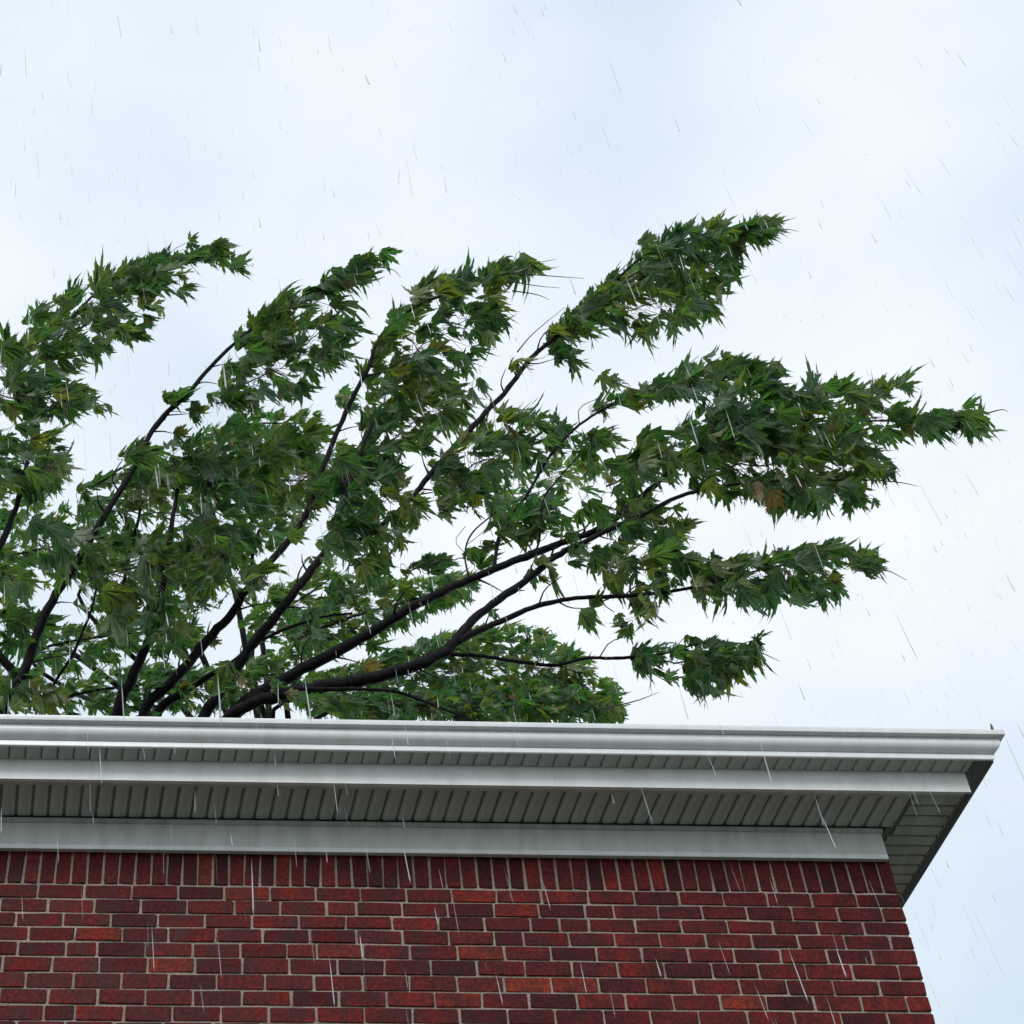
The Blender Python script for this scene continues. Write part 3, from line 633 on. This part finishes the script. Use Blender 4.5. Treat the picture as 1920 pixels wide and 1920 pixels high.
for pl in ([(940, 515), (1000, 495), (1042, 486)], [(960, 512), (1040, 518), (1096, 522)], [(950, 525), (1000, 535), (1050, 540)], [(960, 545), (1005, 552), (1030, 562)], [(700, 500), (735, 505), (752, 520)],
           [(1440, 425), (1470, 415), (1492, 408)], [(1450, 432), (1475, 430), (1497, 434)], [(1620, 1060), (1665, 1070), (1700, 1088)], [(1400, 1215), (1430, 1225), (1462, 1240)], [(1640, 900), (1690, 905), (1722, 912)],
           [(1640, 760), (1700, 800), (1760, 790)], [(1850, 775), (1878, 768), (1890, 772)], [(1120, 1330), (1190, 1315), (1235, 1298)], [(970, 660), (1000, 625), (1060, 575)], [(1140, 545), (1165, 505), (1210, 470)], [(1150, 550), (1185, 515), (1240, 495)]):
    p3 = [on_y(u, v, TY - 0.35) for u, v in pl]; tubes.add(catmull(p3, 8), np.linspace(0.006, 0.0016, 8), 5)
for p, y1 in SPURS:                                  # a leaf or two at the end of each spur
    for _ in range(int(rng.integers(0, 4))):
        sc = 40.0 * rng.uniform(0.7, 1.2) * depth(p) / F; fr_ = frame_for(math.radians(rng.normal(-15, 35)), rng.normal(0, 0.45), rng.normal(0, 0.9), rng.random() < 0.3)
        lv.append((p + rng.normal(0, 0.01, 3), fr_, sc, int(rng.integers(len(LEAVES)))))
tw = Local(NB); tw.v, tw.f = tubes.v, tubes.f; tw.build('twigs', MTW, near, kind='stuff')
def rank(q):
    u, v = proj(q[0] + q[1][:, 0] * q[2] * 0.5); return (0 < u < 1920 and v < 1330, q[2] * F / depth(q[0]) - 22.0 * (q[0][1] - TY))
lv.sort(key=rank, reverse=True)
leaf_me = [leaf_mesh('leaf', *LEAVES[k], ML) for k in range(len(LEAVES))]
for org, fr_, sc, k in lv[:300]:
    o = obj('leaf', leaf_me[k], near)
    mw = Matrix([list(fr_[r] * sc) + [org[r] - NB[r]] for r in range(3)] + [[0, 0, 0, 1]]); o.matrix_local = mw
leaves_joined('foliage', [(o_ - NB, f_, s_, k_) for o_, f_, s_, k_ in lv[300:]], ML, near)

# the paler tree further back
far = thing('maple_tree', 'paler, finer leaved tree further back, its rounded crown low above the gutter', 'tree', (1.2, 11.0, 0))
FB = np.array(far.location); FY = 9.0
far_strokes = [
    ([(560, 1310), (700, 1290), (850, 1260), (980, 1250), (1080, 1290), (1150, 1330)], [40, 60, 80, 85, 60, 30], FY, 1.15, 20),
    ([(640, 1330), (800, 1330), (960, 1325), (1110, 1330), (1170, 1335)], [30, 40, 40, 36, 20], FY - .3, 1.2, 25),
    ([(560, 1200), (680, 1150), (800, 1120), (900, 1090)], [60, 60, 45, 25], FY, 0.9, 15),
    ([(480, 1010), (560, 900), (640, 830)], [60, 75, 40], FY + .3, 0.6, 10), ([(390, 830), (500, 805), (610, 790)], [35, 40, 25], FY + .3, 0.6, 8),
    ([(120, 1310), (280, 1290), (420, 1290), (560, 1260)], [45, 50, 50, 60], FY, 0.7, 15), ([(60, 1230), (200, 1200), (380, 1170)], [50, 50, 45], FY + .4, 0.55, 15), ([(150, 1100), (300, 1050), (480, 1040)], [70, 70, 60], FY + .4, 0.5, 15), ([(480, 1200), (560, 1130), (640, 1070)], [50, 55, 40], FY + .2, 0.6, 15), ([(240, 930), (420, 900), (600, 900)], [60, 60, 50], FY + .2, 0.55, 10),
    ([(-30, 1080), (100, 1020), (220, 1000)], [80, 80, 50], FY + .4, 0.5, 15), ([(-30, 960), (60, 900)], [70, 60], FY + .4, 0.6, 15), ([(-30, 1290), (80, 1290)], [50, 40], FY, 0.5, 15),
    ([(930, 960), (1030, 900), (1130, 860)], [45, 50, 25], FY + .3, 0.45, 10), ([(620, 1100), (720, 1090)], [50, 35], FY, 0.5, 15), ([(640, 740), (660, 770)], [24, 20], FY, 0.8, 0),
]
flv, ftubes = foliage(far_strokes, 6.0, 30.0, 0.007, 9)
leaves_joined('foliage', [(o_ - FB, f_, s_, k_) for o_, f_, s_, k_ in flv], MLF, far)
tw = Local(FB); tw.v, tw.f = ftubes.v, ftubes.f; tw.build('twigs', MTW, far, kind='stuff')
fc = on_y(520, 1560, 10.3); tb = Local(FB)
tb.add(catmull([FB + (0, 0, -0.1), FB + (0, 0, 6), fc], 16), np.linspace(0.3, 0.14, 16), 10, 0.05); tb.build('trunk', MBK, far)
for st in far_strokes[:11]:
    tb = Local(FB); a = on_y(*st[0][0], st[2]); b = on_y(*st[0][-1], st[2])
    c = catmull([fc, (fc + a) / 2 + np.array([0, 0, 0.1]), a, b], 20); tb.add(c, np.linspace(0.05, 0.006, 20), 6, 0.06); tb.build('limb', MBK, far)

# ------------------------------------------------------------------ rain: stretched falling drops through the whole air space
rv, rf = [], []
rr_ = np.random.default_rng(21)
boxes = [((-4, 9), (-5.6, 7), (1.2, 17))] * 5200 + [((-2, 4.2), (-4.6, -0.7), (3.4, 8.2))] * 650
for bx, by, bz in boxes:
    x, y, z = rr_.uniform(*bx), rr_.uniform(*by), rr_.uniform(*bz)
    if x < 3.75 and y > -0.56 and z < 7.75: continue
    thin = 0.70 if z < 8.2 and x < 4.2 else 1.0 if rr_.random() > 0.2 else 1.55
    d = unit(np.array([0.10 + rr_.normal(0, 0.035), 0.02 + rr_.normal(0, 0.03), -1.0])); ln = rr_.uniform(0.03, 0.17); w = rr_.uniform(0.0012, 0.0029) * thin
    a = unit(np.cross(d, np.array([0, 1, 0.2]))); b = np.cross(d, a); p = np.array([x, y, z]); n = len(rv)
    rv.append(p)
    for t, k in ((0.35, 0.75), (0.85, 1.0)):
        for q in range(4): rv.append(p + d * ln * t + k * w * (math.cos(q * math.pi / 2) * a + math.sin(q * math.pi / 2) * b))
    rv.append(p + d * ln)
    for q in range(4):
        s = (q + 1) % 4; rf += [(n, n + 1 + q, n + 1 + s), (n + 1 + q, n + 5 + q, n + 5 + s, n + 1 + s), (n + 5 + q, n + 9, n + 5 + s)]
rain = obj('rain', mesh('rain', rv, rf, MRN, True)); rain['kind'] = 'stuff'; rain['label'] = 'thin slanting streaks of rain falling before the sky and eaves'; rain['category'] = 'rain'
